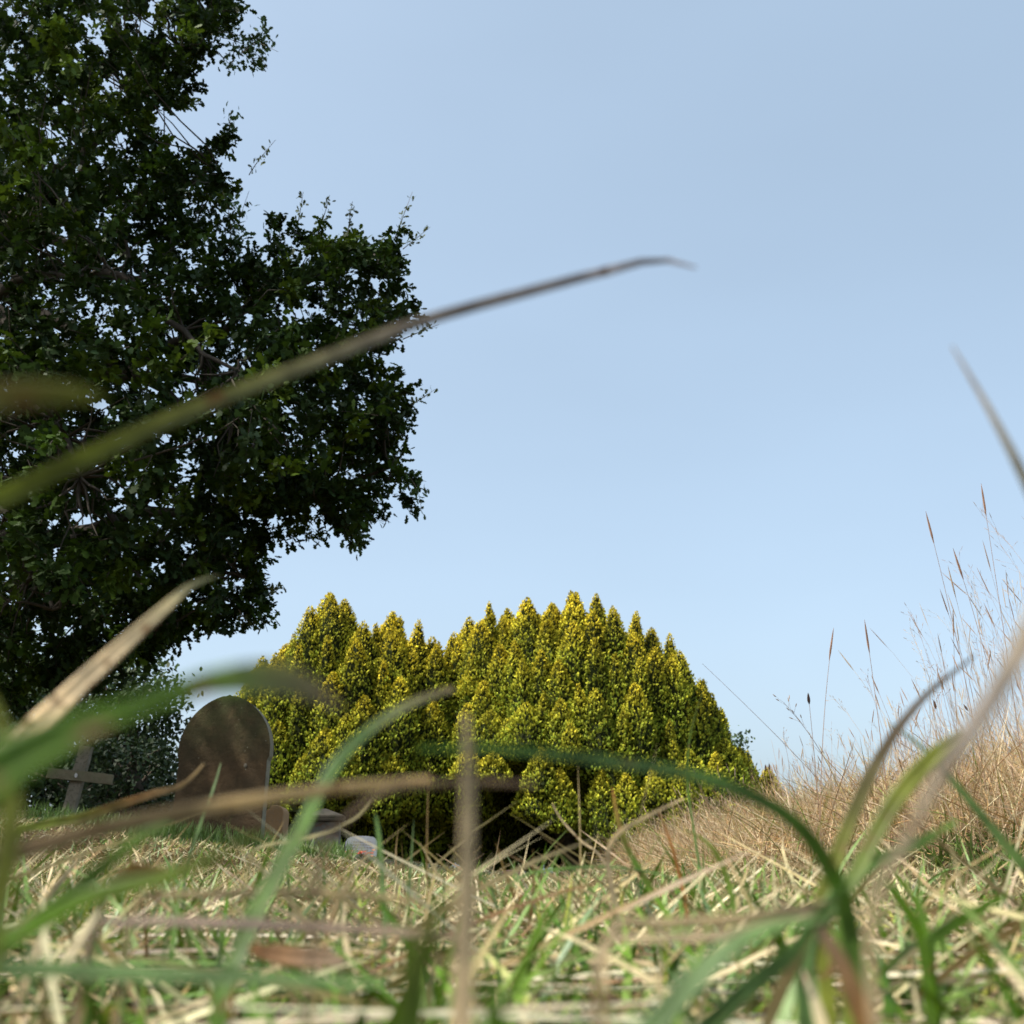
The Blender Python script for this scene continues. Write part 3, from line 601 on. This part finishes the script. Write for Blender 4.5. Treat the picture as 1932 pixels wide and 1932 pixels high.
def small_far():
    Y = 12.0; c = P(965, 1650, Y); gz = float(G(c[0], Y))
    bm = bmesh.new(); hw = (P(985, 1650, Y)[0]-P(945, 1650, Y)[0])/2; h = max(.06, P(965, 1644, Y)[2]-gz)
    box(bm, -hw, hw, -.2, .2, -.05, h*.65, .01); box(bm, -hw*.85, hw*.9, -.16, .16, h*.65+.003, h, .012)
    o = bm_obj('kerb_stone', bm, M_brick, None, (c[0], Y, gz), .01)
    tag(o, 'low pinkish-red kerb stone on the lawn in front of the dark gap', 'kerb stone')
    c = P(1037, 1650, Y); gz = float(G(c[0], Y)); h = P(1037, 1637, Y)[2]-gz
    bm = bmesh.new(); box(bm, -.035, .035, -.02, .02, -.08, h, .004); box(bm, -.012, .012, -.024, -.0205, h*.55, h*.8)
    o = bm_obj('marker_post', bm, M_white, None, (c[0], Y, gz), .006); o.rotation_euler = (0, R(3), 0)
    tag(o, 'small white marker post right of the low red kerb stone', 'marker')
small_far()

# ------------------------------------------------------------------ golden yews
def sprig_field(acc, pos, nrm, size, col):
    """small forked upturned sprays: 2 curved leaf-like strips each"""
    n = len(pos)
    up = np.array([0, 0, 1.0]); d = nrm*rnd(.5, 1.1, (n, 1))+up*rnd(.35, 1.3, (n, 1))+RNG.normal(0, .35, (n, 3)); d /= np.linalg.norm(d, axis=1)[:, None]
    s = np.cross(d, nrm+RNG.normal(0, .5, (n, 3))); s /= np.linalg.norm(s, axis=1)[:, None]+1e-9
    q = np.cross(s, d); sz = size[:, None]
    p0 = pos-s*sz*.16; p1 = pos+s*sz*.16
    m0 = pos+d*sz*.55-s*sz*.27+q*sz*.10; m1 = pos+d*sz*.55+s*sz*.27+q*sz*.10
    t0 = pos+d*sz*1.05-s*sz*.05-q*sz*.16; t1 = pos+d*sz*1.05+s*sz*.05-q*sz*.16
    v = np.stack([p0, p1, m0, m1, t0, t1], 1)
    f = np.array([[0, 1, 3, 2], [2, 3, 5, 4]]); f = (f[None]+(np.arange(n)*6)[:, None, None]).reshape(-1, 4)
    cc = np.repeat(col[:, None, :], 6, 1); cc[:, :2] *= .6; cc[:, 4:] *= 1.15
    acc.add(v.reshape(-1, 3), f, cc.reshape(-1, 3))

def plume(acc, tip, L, r0, lean, nspr, gold, shade_mul=1.0):
    """one upright plume; tip: top point"""
    n = int(nspr*1.7); t = rnd(0, 1, n)**.75; a = rnd(0, 2*math.pi, n)
    cone = min(1.25, L*.75)
    def rad(t): return r0*np.minimum(1, (t*L/cone)**.78+.012)*np.sqrt(np.clip((1.02-t)/.16, 0, 1)).clip(0, 1)
    lump = 1+.17*np.sin(a*3+t*L*9+tip[0]*5)*np.sin(t*L*7+a*2)+.10*np.sin(a*7+t*L*19+tip[1]*7)*np.sin(t*L*23-a*3)
    rr = rad(t)*lump*rnd(.74, 1.04, n)
    c = tip-np.array([lean[0], lean[1], 1.0])*(t*L)[:, None]
    out = np.stack([np.cos(a), np.sin(a), np.zeros(n)], 1)
    pos = c+out*rr[:, None]
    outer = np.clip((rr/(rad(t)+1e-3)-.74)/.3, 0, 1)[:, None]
    y = np.array([.88, .70, .05]); g = np.array([.24, .32, .035])*shade_mul; dk = np.array([.05, .075, .015])
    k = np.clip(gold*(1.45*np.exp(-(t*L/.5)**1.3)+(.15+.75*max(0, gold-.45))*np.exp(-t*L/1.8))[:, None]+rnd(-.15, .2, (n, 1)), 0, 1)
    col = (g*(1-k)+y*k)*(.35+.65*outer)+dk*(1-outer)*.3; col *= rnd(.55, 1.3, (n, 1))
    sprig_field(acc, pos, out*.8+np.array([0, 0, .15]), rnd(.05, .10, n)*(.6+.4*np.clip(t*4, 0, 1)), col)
    # inner twig mass
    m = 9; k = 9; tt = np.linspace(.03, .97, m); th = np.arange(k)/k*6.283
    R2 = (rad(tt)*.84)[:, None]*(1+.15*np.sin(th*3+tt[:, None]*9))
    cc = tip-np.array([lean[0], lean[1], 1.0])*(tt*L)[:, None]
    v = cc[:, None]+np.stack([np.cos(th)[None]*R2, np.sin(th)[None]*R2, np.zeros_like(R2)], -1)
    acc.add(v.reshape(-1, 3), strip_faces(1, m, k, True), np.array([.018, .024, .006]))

def yew(name, label, cx, cy, Rx, Ry, outline, nplume, gap=None, seed=1, gold=.75, dens=900):
    """outline: (x offset, top height) samples giving the crown height across its width"""
    rg = random.Random(seed)
    gz = float(G(cx, cy)); o = empty(name, (cx, cy, gz)); acc = Acc()
    ox = np.array([a for a, b in outline]); oh = np.array([b for a, b in outline])
    placed = []
    tries = 0
    while len(placed) < nplume and tries < nplume*80:
        tries += 1
        x = rg.uniform(-1, 1); y = rg.uniform(-1, 1); q = math.hypot(x, y)
        if q > 1: continue
        X, Y = x*Rx, y*Ry
        if any((X-a)**2+(Y-b)**2 < (.46 if q < .8 else .36)**2 for a, b in placed): continue
        placed.append((X, Y))
        H = float(np.interp(X, ox, oh)); wy = math.sqrt(max(0, 1-min(1, abs(y)/math.sqrt(max(1-x*x, .01)))**2.6))
        front = y < 0
        H = H*(.30+.70*wy)*rg.uniform(.92, 1.05)
        H = max(H, 1.3)
        ing = gap and gap[0] < X < gap[1] and y < .45
        if ing: H = max(H, gap[2]+rg.uniform(1.0, 1.7))
        L = min(H-.12, rg.uniform(1.5, 2.6)) if q < .7 else H*rg.uniform(.80, .95)
        if q < .5: L = min(H*.6, 3.2)
        if front and q > .72 and not ing: H = max(H, rg.uniform(2.1, 2.9)); L = max(.9, min(L, H-rg.uniform(.9, 1.9)))
        elif front and q > .4 and not ing: L = H-.05
        if ing: L = min(L, H-gap[2]-rg.uniform(-.1, .35))
        if y > .25 and q > .6: L = H-.02
        lean = (x*.10+rg.uniform(-.03, .03), y*.10)
        tip = np.array([cx+X, cy+Y, gz+H])
        inner = (front and .4 < q <= .72 and H < 4.0)  # shade under the overhanging skirt is put into these plumes' colour
        r0 = rg.choice((.24, .34, .42, .52, .6))*rg.uniform(.9, 1.1)
        vis = 1.0 if (y < .35) else .35
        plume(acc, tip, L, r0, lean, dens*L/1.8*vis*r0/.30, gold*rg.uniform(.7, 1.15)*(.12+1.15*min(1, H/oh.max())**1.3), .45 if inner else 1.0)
        for j in range(rg.choice((0, 1, 2))):      # side plumes
            a = rg.uniform(0, 6.28); dz = rg.uniform(.25, .8)*L
            t2 = tip+np.array([r0*.75*math.cos(a)-lean[0]*dz, r0*.75*math.sin(a)-lean[1]*dz, -dz])
            if t2[2]-gz > .9 and not (front and gap and gap[0] < X < gap[1] and t2[2]-gz < gap[2]+.7):
                l2 = min(rg.uniform(.5, 1.0), t2[2]-gz-.1); plume(acc, t2, l2, r0*rg.uniform(.45, .65), lean, dens*.35*l2*vis*r0/.3, gold*rg.uniform(.8, 1.2)*(.12+1.15*min(1, (t2[2]-gz)/oh.max())**1.3), .45 if inner else 1.0)
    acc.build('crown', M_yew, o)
    # stems
    acc = Acc()
    for i in range(7):
        a = i/7*6.28+.3; b0 = np.array([cx+.28*math.cos(a), cy+.3*math.sin(a), gz-.1])
        e = np.array([cx+Rx*.5*math.cos(a), cy+Ry*.5*math.sin(a), gz+float(oh.max())*.62])
        tube(acc, bez(b0, b0*.6+e*.4+np.array([0, 0, .4]), e, 9), np.linspace(.17, .05, 9), (.07, .05, .035), 8)
    tube(acc, [[cx, cy, gz-.2], [cx, cy, gz+.5], [cx+.02, cy, gz+1.2]], [.42, .34, .22], (.07, .05, .035), 12)
    t = acc.build('trunk', M_bark, o, True)
    tag(o, label, 'tree', 'golden yew trees')
    return o

def yew_from_px(name, label, ycen, Ry, samples, n, gap, seed, gold=.75, dens=900):
    pts = [P(u, v, ycen) for u, v in samples]
    x0, x1 = pts[0][0], pts[-1][0]; cx = (x0+x1)/2; gz = float(G(cx, ycen))
    return yew(name, label, cx, ycen, (x1-x0)/2, Ry, [(p[0]-cx, p[2]-gz) for p in pts], n, gap, seed, gold, dens)

yew_from_px('yew_tree', 'left golden yew of pointed upright plumes, partly behind the large headstone', 25.0, 2.6,
    [(430, 1420), (470, 1290), (520, 1215), (590, 1165), (630, 1140), (680, 1170), (760, 1158), (820, 1182), (855, 1215), (885, 1330)], 175, None, 5, .85)
yew_from_px('yew_tree', 'right golden yew, tallest and broadest, with a dark gap under its skirt', 25.5, 3.5,
    [(818, 1300), (845, 1212), (900, 1176), (950, 1150), (1010, 1142), (1075, 1136), (1130, 1145), (1185, 1170), (1250, 1208), (1305, 1268), (1355, 1340), (1390, 1450)], 270, (-2.75, -0.1, 2.0), 9, .72)
yew_from_px('yew_tree', 'small golden yew low behind the dry mound, right of the broad one', 31.0, 1.5,
    [(1375, 1480), (1395, 1425), (1415, 1400), (1440, 1430), (1462, 1490)], 26, None, 3, .6, 700)
# hanging tufts in the dark gap belong to the right yew: rounded low plumes at its front
def hanging():
    par = [o for o in bpy.data.objects if o.name.startswith('yew_tree') and 'tallest' in o.get('label', '')][0]
    acc = Acc()
    for (u, v, vb, r) in ((1010, 1455, 1555, .45), (1055, 1450, 1572, .42), (1135, 1450, 1600, .45), (1180, 1460, 1600, .45), (1230, 1450, 1600, .42), (1285, 1440, 1610, .42), (1350, 1420, 1600, .4), (930, 1420, 1480, .35), (885, 1415, 1475, .35), (1020, 1410, 1510, .4), (1175, 1490, 1620, .36)):
        Y = 21.9+RNG.uniform(-.15, .3); a = P(u, v, Y); b = P(u, vb, Y)
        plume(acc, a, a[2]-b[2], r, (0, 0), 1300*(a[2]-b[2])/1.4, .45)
    acc.build('low_branch', M_yew, par)
hanging()

# ------------------------------------------------------------------ broadleaf leaves
def leaf_field(acc, pos, d, nrm, size, col, lobed=True):
    n = len(pos)
    if lobed:
        ts = np.array([0, .18, .34, .48, .64, .78, 1.0]); ws = np.array([.03, .17, .10, .30, .18, .27, .05])
    else:
        ts = np.array([0, .25, .6, 1.0]); ws = np.array([.04, .24, .26, .03])
    d = d/(np.linalg.norm(d, axis=1)[:, None]+1e-9); s = np.cross(d, nrm); s /= np.linalg.norm(s, axis=1)[:, None]+1e-9; q = np.cross(s, d)
    k = len(ts); sz = size[:, None, None]; cur = rnd(-.35, .15, n)[:, None]
    c = pos[:, None]+d[:, None]*sz*ts[None, :, None]+q[:, None]*sz*(cur*ts[None]**2)[..., None]
    w = s[:, None]*sz*ws[None, :, None]
    v = np.stack([c-w, c+w], 2)
    cc = np.repeat(col, k*2, 0)
    acc.add(v.reshape(-1, 3), strip_faces(n, k, 2), cc)

POLY = np.array([(-1500, -1500), (330, -1500), (400, -500), (425, -10), (415, 60), (405, 105), (345, 110), (340, 170), (290, 225), (300, 285), (345, 305), (385, 295), (410, 245), (425, 300), (440, 345), (470, 330), (462, 360), (440, 400), (395, 395), (400, 470), (470, 485), (505, 440), (560, 425), (640, 455), (720, 450), (765, 440), (745, 490), (740, 560), (765, 610), (705, 655), (690, 690), (730, 720), (780, 755), (745, 790), (715, 830), (740, 865), (782, 900), (790, 945), (730, 915), (685, 950), (660, 1018), (600, 985), (540, 1022), (480, 1010), (470, 1050), (508, 1102), (470, 1140), (425, 1172), (370, 1165), (310, 1220), (200, 1250), (60, 1290), (-200, 1330), (-1500, 1400)], float)
def inpoly(x, y, poly):
    ins = np.zeros(len(x), bool); j = len(poly)-1; dist = np.full(len(x), 1e9)
    for i in range(len(poly)):
        xi, yi = poly[i]; xj, yj = poly[j]
        c = ((yi > y) != (yj > y)) & (x < (xj-xi)*(y-yi)/(yj-yi+1e-12)+xi); ins ^= c
        dx, dy = xj-xi, yj-yi; t = np.clip(((x-xi)*dx+(y-yi)*dy)/(dx*dx+dy*dy), 0, 1)
        dist = np.minimum(dist, np.hypot(x-xi-t*dx, y-yi-t*dy)); j = i
    return ins, dist

def oak():
    T = np.array([-8.6, 11.5, 0.0]); T[2] = float(G(T[0], T[1]))
    o = empty('oak_tree', T); leaves = Acc(); wood = Acc()
    wcol = (.06, .05, .038)
    # crown volume: outline seen from here gets its own depth, thin at the rim and metres thick inside
    def sample(n, box):
        u = rnd(box[0], box[1], n); v = rnd(box[2], box[3], n); ins, d = inpoly(u, v, POLY); u, v, d = u[ins], v[ins], d[ins]
        th = np.minimum(3.0, .35+d/95); Y = 9.3+RNG.uniform(-1, 1, len(u))*th-.0*u
        return np.array([P(a, b, c) for a, b, c in zip(u, v, Y)]), d
    pin, din = sample(2850, (-60, 830, -60, 1340))
    pout = np.concatenate([sample(450, (-900, -70, -900, 1340))[0], sample(260, (-70, 430, -900, -90))[0]])
    pts = np.concatenate([pin, pout])
    # the rest of the crown, outside the frame on the left and above, enlarged unseen to shade the headstone
    n = 900; off = np.stack([rnd(-15, -3.6, n), rnd(1.5, 16, n), rnd(2.4, 11, n)], 1)
    e = ((off-np.array([-9.6, 8.5, 6.3]))/np.array([6.2, 8.0, 4.6]))**2; off = off[e.sum(1) < 1]
    # keep it out of the picture frame
    fw = off[:, 1]*CP+(off[:, 2]-CAMZ)*SP; keep = off[:, 0]/fw < -TF*1.03
    off = off[keep]
    # limbs
    limbs = []
    trunk_pts = bez(T+np.array([0, 0, -.3]), T+np.array([.2, -.2, 3.5]), T+np.array([.5, -.4, 9.0]), 12)
    tube(wood, trunk_pts, np.linspace(.48, .16, 12), wcol, 12)
    nodes = [trunk_pts[3:]]
    ends = [P(u, v, Y) for u, v, Y in ((700, 480, 9.3), (740, 880, 9.2), (620, 960, 9), (460, 1090, 9), (300, 1180, 8.5), (700, 640, 9.6), (420, 330, 9.5), (400, 40, 9.2), (200, 500, 7.2), (150, 900, 7.0), (250, 200, 10.5), (450, 700, 7.8), (100, 1150, 7.6), (-300, 300, 7), (-300, 800, 7), (-100, -300, 8.5), (560, 780, 10.5))]
    ends += [np.array(q) for q in ((-6, 4, 4.5), (-9, 3, 6), (-12, 8, 6), (-6, 6, 8), (-10, 13, 8), (-5.5, 5, 3.2), (-12, 12, 5))]
    for q in ends:
        st = trunk_pts[random.randint(3, 10)]; mid = st*.45+q*.55+np.array([0, 0, random.uniform(.1, 1.0)])
        L = bez(st, mid, q, 16); L[1:-1] += RNG.normal(0, .05, (14, 3))
        tube(wood, L, np.linspace(.13, .016, 16), wcol, 6); nodes.append(L[2:])
    nodes = np.concatenate(nodes)
    allp = np.concatenate([pts, off]); nin = len(pts)
    for i, p in enumerate(allp):
        d2 = ((nodes-p)**2).sum(1); k = int(d2.argmin()); a = nodes[k]
        if i % 3 == 0 and i < nin+len(off):
            mid = a*.5+p*.5+np.array([0, 0, -.05*math.sqrt(d2[k])]); B = bez(a, mid, p, 6); B[1:-1] += RNG.normal(0, .03, (4, 3))
            tube(wood, B, np.linspace(.014, .004, 6), wcol, 4)
    # leafy sprays
    P0, D0, N0, SZ, CC = [], [], [], [], []
    LC = np.array([(.020, .040, .005), (.032, .062, .006), (.016, .033, .005), (.060, .098, .008), (.024, .046, .012)])
    for i, p in enumerate(allp):
        inner = i >= len(pin)
        out = p-(T+np.array([0, 0, 5])); out /= np.linalg.norm(out)
        dr = out*.7+RNG.normal(0, .55, 3)+np.array([0, 0, random.uniform(-.35, .3)]); dr /= np.linalg.norm(dr)
        L = random.uniform(.16, .42) if not inner else random.uniform(.3, .6)
        dd = din[i] if i < len(pin) else 99
        if dd < 25: L *= .75
        tw = p+np.linspace(0, 1, 4)[:, None]*dr*L+np.array([0, 0, -.03])*np.linspace(0, 1, 4)[:, None]**2
        if not inner: tube(wood, tw, np.linspace(.005, .002, 4), wcol, 3)
        m = random.randint(32, 52) if not inner else random.randint(20, 30)
        tt = RNG.uniform(.0, 1, m)**.7; tt = np.round(tt*4)/4                # whorls
        base = p+tt[:, None]*dr*L+RNG.normal(0, .035 if not inner else .10, (m, 3))
        ld = dr*.5+RNG.normal(0, .75, (m, 3))+np.array([0, 0, -.12])
        P0.append(base); D0.append(ld); N0.append(RNG.normal(0, .45, (m, 3))+np.array([0, 0, 1.0]))
        SZ.append(RNG.uniform(.058, .112, m)*(1 if not inner else 1.7)); c = LC[random.randrange(5)]*RNG.uniform(.75, 1.3)
        CC.append(np.tile(c, (m, 1))*RNG.uniform(.8, 1.25, (m, 1)))
    leaf_field(leaves, np.concatenate(P0), np.concatenate(D0), np.concatenate(N0), np.concatenate(SZ), np.concatenate(CC))
    # thin shoots that stick out of the rim
    P0, D0, N0, SZ, CC = [], [], [], [], []
    for pl in ([(560, 430), (566, 400), (572, 362)], [(600, 440), (612, 405), (622, 368)], [(655, 450), (660, 410), (665, 380)], [(745, 450), (760, 410), (778, 362)], [(760, 470), (785, 450), (812, 428)], [(470, 330), (490, 300), (520, 264)], [(430, 480), (435, 420), (415, 350)], [(440, 490), (445, 440), (470, 360)], [(760, 640), (795, 625), (828, 612)], [(770, 765), (795, 752), (820, 735)], [(425, 300), (432, 250), (436, 208)],
               [(740, 880), (780, 910), (795, 965)], [(410, 60), (460, 70), (525, 98)], [(415, 70), (470, 90), (505, 130)], [(420, 60), (435, 40), (445, 10)], [(455, 100), (490, 70), (497, 42)], [(440, 80), (440, 110), (430, 130)], [(460, 90), (475, 110), (480, 130)], [(500, 1110), (520, 1110), (540, 1112)], [(450, 1150), (465, 1170), (485, 1182)], [(690, 560), (730, 590), (770, 600)], [(660, 950), (690, 965), (700, 960)], [(640, 990), (665, 1010), (672, 1040)]):
        q = [P(u, v, 9.2+random.uniform(-.3, .3)) for u, v in pl]; c = bez(q[0], 2*q[1]-.5*q[0]-.5*q[2], q[2], 8)
        tube(wood, c, np.linspace(.006, .002, 8), (.16, .12, .09), 4)
        thick = pl[0][1] < 130 or pl[0] in ((430, 480), (740, 880), (425, 300), (690, 560), (660, 950), (640, 990), (440, 490))
        for k in range(8 if thick else 12):
            f = .25+.75*k/(8 if thick else 12); b = c[min(7, int(f*7))]
            m = 7 if thick else 2
            P0.append(np.tile(b, (m, 1))+RNG.normal(0, .02 if not thick else .05, (m, 3))); D0.append(RNG.normal(0, .8, (m, 3))+(c[-1]-c[0])/np.linalg.norm(c[-1]-c[0])*.6)
            N0.append(RNG.normal(0, 1, (m, 3))); SZ.append(RNG.uniform(.04, .065 if not thick else .1, m)); CC.append(np.tile((.10, .12, .04) if not thick else (.05, .09, .025), (m, 1))*RNG.uniform(.8, 1.2, (m, 1)))
    leaf_field(leaves, np.concatenate(P0), np.concatenate(D0), np.concatenate(N0), np.concatenate(SZ), np.concatenate(CC))
    leaves.build('crown', M_oak, o); wood.build('trunk', M_twig, o, True)
    tag(o, 'large dark oak with lobed leaves filling the upper left, overhanging the graves', 'tree')
oak()

def bush(name, label, poly, Y, thick, n, leaf, cols, trunk_px, group, mper=22, cat='tree', sig=.12):
    poly = np.array(poly, float); u = rnd(poly[:, 0].min(), poly[:, 0].max(), n*3); v = rnd(poly[:, 1].min(), poly[:, 1].max(), n*3)
    ins, d = inpoly(u, v, poly); u, v, d = u[ins][:n], v[ins][:n], d[ins][:n]
    yy = Y+RNG.uniform(-1, 1, len(u))*np.minimum(thick, .3+d/60)
    pts = np.array([P(a, b, c) for a, b, c in zip(u, v, yy)])
    bx = P(trunk_px, 1600, Y)[0]; gz = float(G(bx, Y)); o = empty(name, (bx, Y, gz))
    pts = pts[pts[:, 2] > G(pts[:, 0], pts[:, 1])+.05]
    wood = Acc(); lv = Acc(); B = np.array([bx, Y, gz-.2]); top = pts[:, 2].max()
    tp = bez(B, B+np.array([.1, 0, (top-gz)*.4]), np.array([pts[:, 0].mean()*.5+bx*.5, Y, gz+(top-gz)*.75]), 10)
    tube(wood, tp, np.linspace(.22, .06, 10), (.09, .07, .05), 8)
    for k in range(0, len(pts), 9):
        a = tp[RNG.integers(2, 9)]; tube(wood, bez(a, (a+pts[k])/2+np.array([0, 0, .2]), pts[k], 6), np.linspace(.04, .008, 6), (.09, .07, .05), 4)
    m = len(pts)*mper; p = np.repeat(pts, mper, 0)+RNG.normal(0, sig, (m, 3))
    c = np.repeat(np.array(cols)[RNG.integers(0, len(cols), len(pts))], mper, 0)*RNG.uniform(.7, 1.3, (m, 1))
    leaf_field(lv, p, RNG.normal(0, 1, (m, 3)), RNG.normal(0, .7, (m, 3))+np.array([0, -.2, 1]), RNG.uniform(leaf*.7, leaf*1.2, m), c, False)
    lv.build('crown', M_bgtree, o); wood.build('trunk', M_twig, o, True)
    tag(o, label, cat, group)
bush('broadleaf_tree', 'dark green tree behind the wooden cross, left of the large headstone', [(40, 1380), (60, 1230), (160, 1200), (280, 1240), (332, 1290), (335, 1350), (320, 1400), (336, 1480), (320, 1580), (60, 1600)], 19, 2.2, 620, .11, [(.03, .055, .012), (.04, .07, .016), (.026, .045, .014)], 230, None, 26, 'tree', .2)
bush('broadleaf_tree', 'dark tree filling the left edge behind the cross', [(-500, 1600), (-500, 1150), (-50, 1180), (60, 1240), (130, 1350), (180, 1480), (190, 1600)], 17, 2.2, 600, .12, [(.04, .07, .02), (.035, .06, .02)], 10, None, 24, 'tree', .2)
bush('holly_bush', 'glossy dark bush low behind the foot of the wooden cross', [(150, 1420), (210, 1395), (290, 1400), (330, 1440), (334, 1560), (140, 1580)], 14.5, 1.0, 200, .075, [(.030, .052, .018), (.022, .04, .012)], 240, None, 26, 'bush', .12)
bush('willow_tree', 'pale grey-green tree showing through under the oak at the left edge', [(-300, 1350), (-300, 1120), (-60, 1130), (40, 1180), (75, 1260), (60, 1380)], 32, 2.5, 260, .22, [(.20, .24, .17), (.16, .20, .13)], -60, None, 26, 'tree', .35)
bush('shrub', 'thin loose green shrub between the broad yew and the small yew', [(1380, 1470), (1378, 1400), (1392, 1384), (1408, 1395), (1415, 1470)], 29, .8, 40, .12, [(.06, .10, .04), (.08, .12, .06)], 1395, None, 16, 'shrub', .12)

# ------------------------------------------------------------------ light, sky, camera
SUN_EL, SUN_AZ = 51, -116      # azimuth from +Y towards +X
w = bpy.data.worlds.new('World'); S.world = w; w.use_nodes = True; nt = w.node_tree
bgn = nt.nodes['Background']; sky = nt.nodes.new('ShaderNodeTexSky'); sky.sky_type = 'NISHITA'; sky.sun_disc = False
sky.sun_elevation = R(SUN_EL); sky.sun_rotation = R(SUN_AZ); sky.air_density = 1.0; sky.dust_density = 4.0; sky.ozone_density = 1.6
hs = nt.nodes.new('ShaderNodeHueSaturation'); hs.inputs['Saturation'].default_value = .76; hs.inputs['Hue'].default_value = .49
nt.links.new(sky.outputs[0], hs.inputs['Color']); mxw = nt.nodes.new('ShaderNodeMix'); mxw.data_type = 'RGBA'; mxw.inputs['Factor'].default_value = .42
qa, qb = [i for i in mxw.inputs if i.type == 'RGBA'][:2]; nt.links.new(hs.outputs[0], qa); qb.default_value = (1.72, 2.33, 2.92, 1)
tcw = nt.nodes.new('ShaderNodeTexCoord'); now = nt.nodes.new('ShaderNodeTexNoise'); now.inputs['Scale'].default_value = 2.2; now.inputs['Detail'].default_value = 3
mpw = nt.nodes.new('ShaderNodeMapping'); mpw.inputs['Scale'].default_value = (1, 1, 2.5); nt.links.new(tcw.outputs['Generated'], mpw.inputs[0]); nt.links.new(mpw.outputs[0], now.inputs['Vector'])
mrw = nt.nodes.new('ShaderNodeMapRange'); mrw.inputs['To Min'].default_value = .93; mrw.inputs['To Max'].default_value = 1.07; nt.links.new(now.outputs['Fac'], mrw.inputs['Value'])
scw = nt.nodes.new('ShaderNodeVectorMath'); scw.operation = 'SCALE'; nt.links.new([o for o in mxw.outputs if o.type == 'RGBA'][0], scw.inputs[0]); nt.links.new(mrw.outputs[0], scw.inputs['Scale'])
nt.links.new(scw.outputs[0], bgn.inputs['Color']); bgn.inputs['Strength'].default_value = .12
sl = bpy.data.lights.new('sun', 'SUN'); sl.energy = 3.0; sl.angle = R(1.5); sl.color = (1, .95, .86); so = link(bpy.data.objects.new('sun', sl))
d = Vector((math.sin(R(SUN_AZ))*math.cos(R(SUN_EL)), math.cos(R(SUN_AZ))*math.cos(R(SUN_EL)), math.sin(R(SUN_EL))))
so.rotation_euler = d.to_track_quat('Z', 'Y').to_euler(); so.location = d*50

cam = bpy.data.cameras.new('camera'); co = link(bpy.data.objects.new('camera', cam)); S.camera = co
co.location = (0, 0, CAMZ); co.rotation_euler = (R(90)+PITCH, 0, 0)
cam.sensor_width = 36; cam.lens = 18/TF; cam.clip_start = .005; cam.clip_end = 2000
cam.dof.use_dof = True; cam.dof.focus_distance = 1.4; cam.dof.aperture_fstop = 21
S.view_settings.view_transform = 'Standard'; S.view_settings.look = 'None'; S.view_settings.gamma = 1; S.view_settings.exposure = 1.25
S.render.resolution_x = S.render.resolution_y = 1024
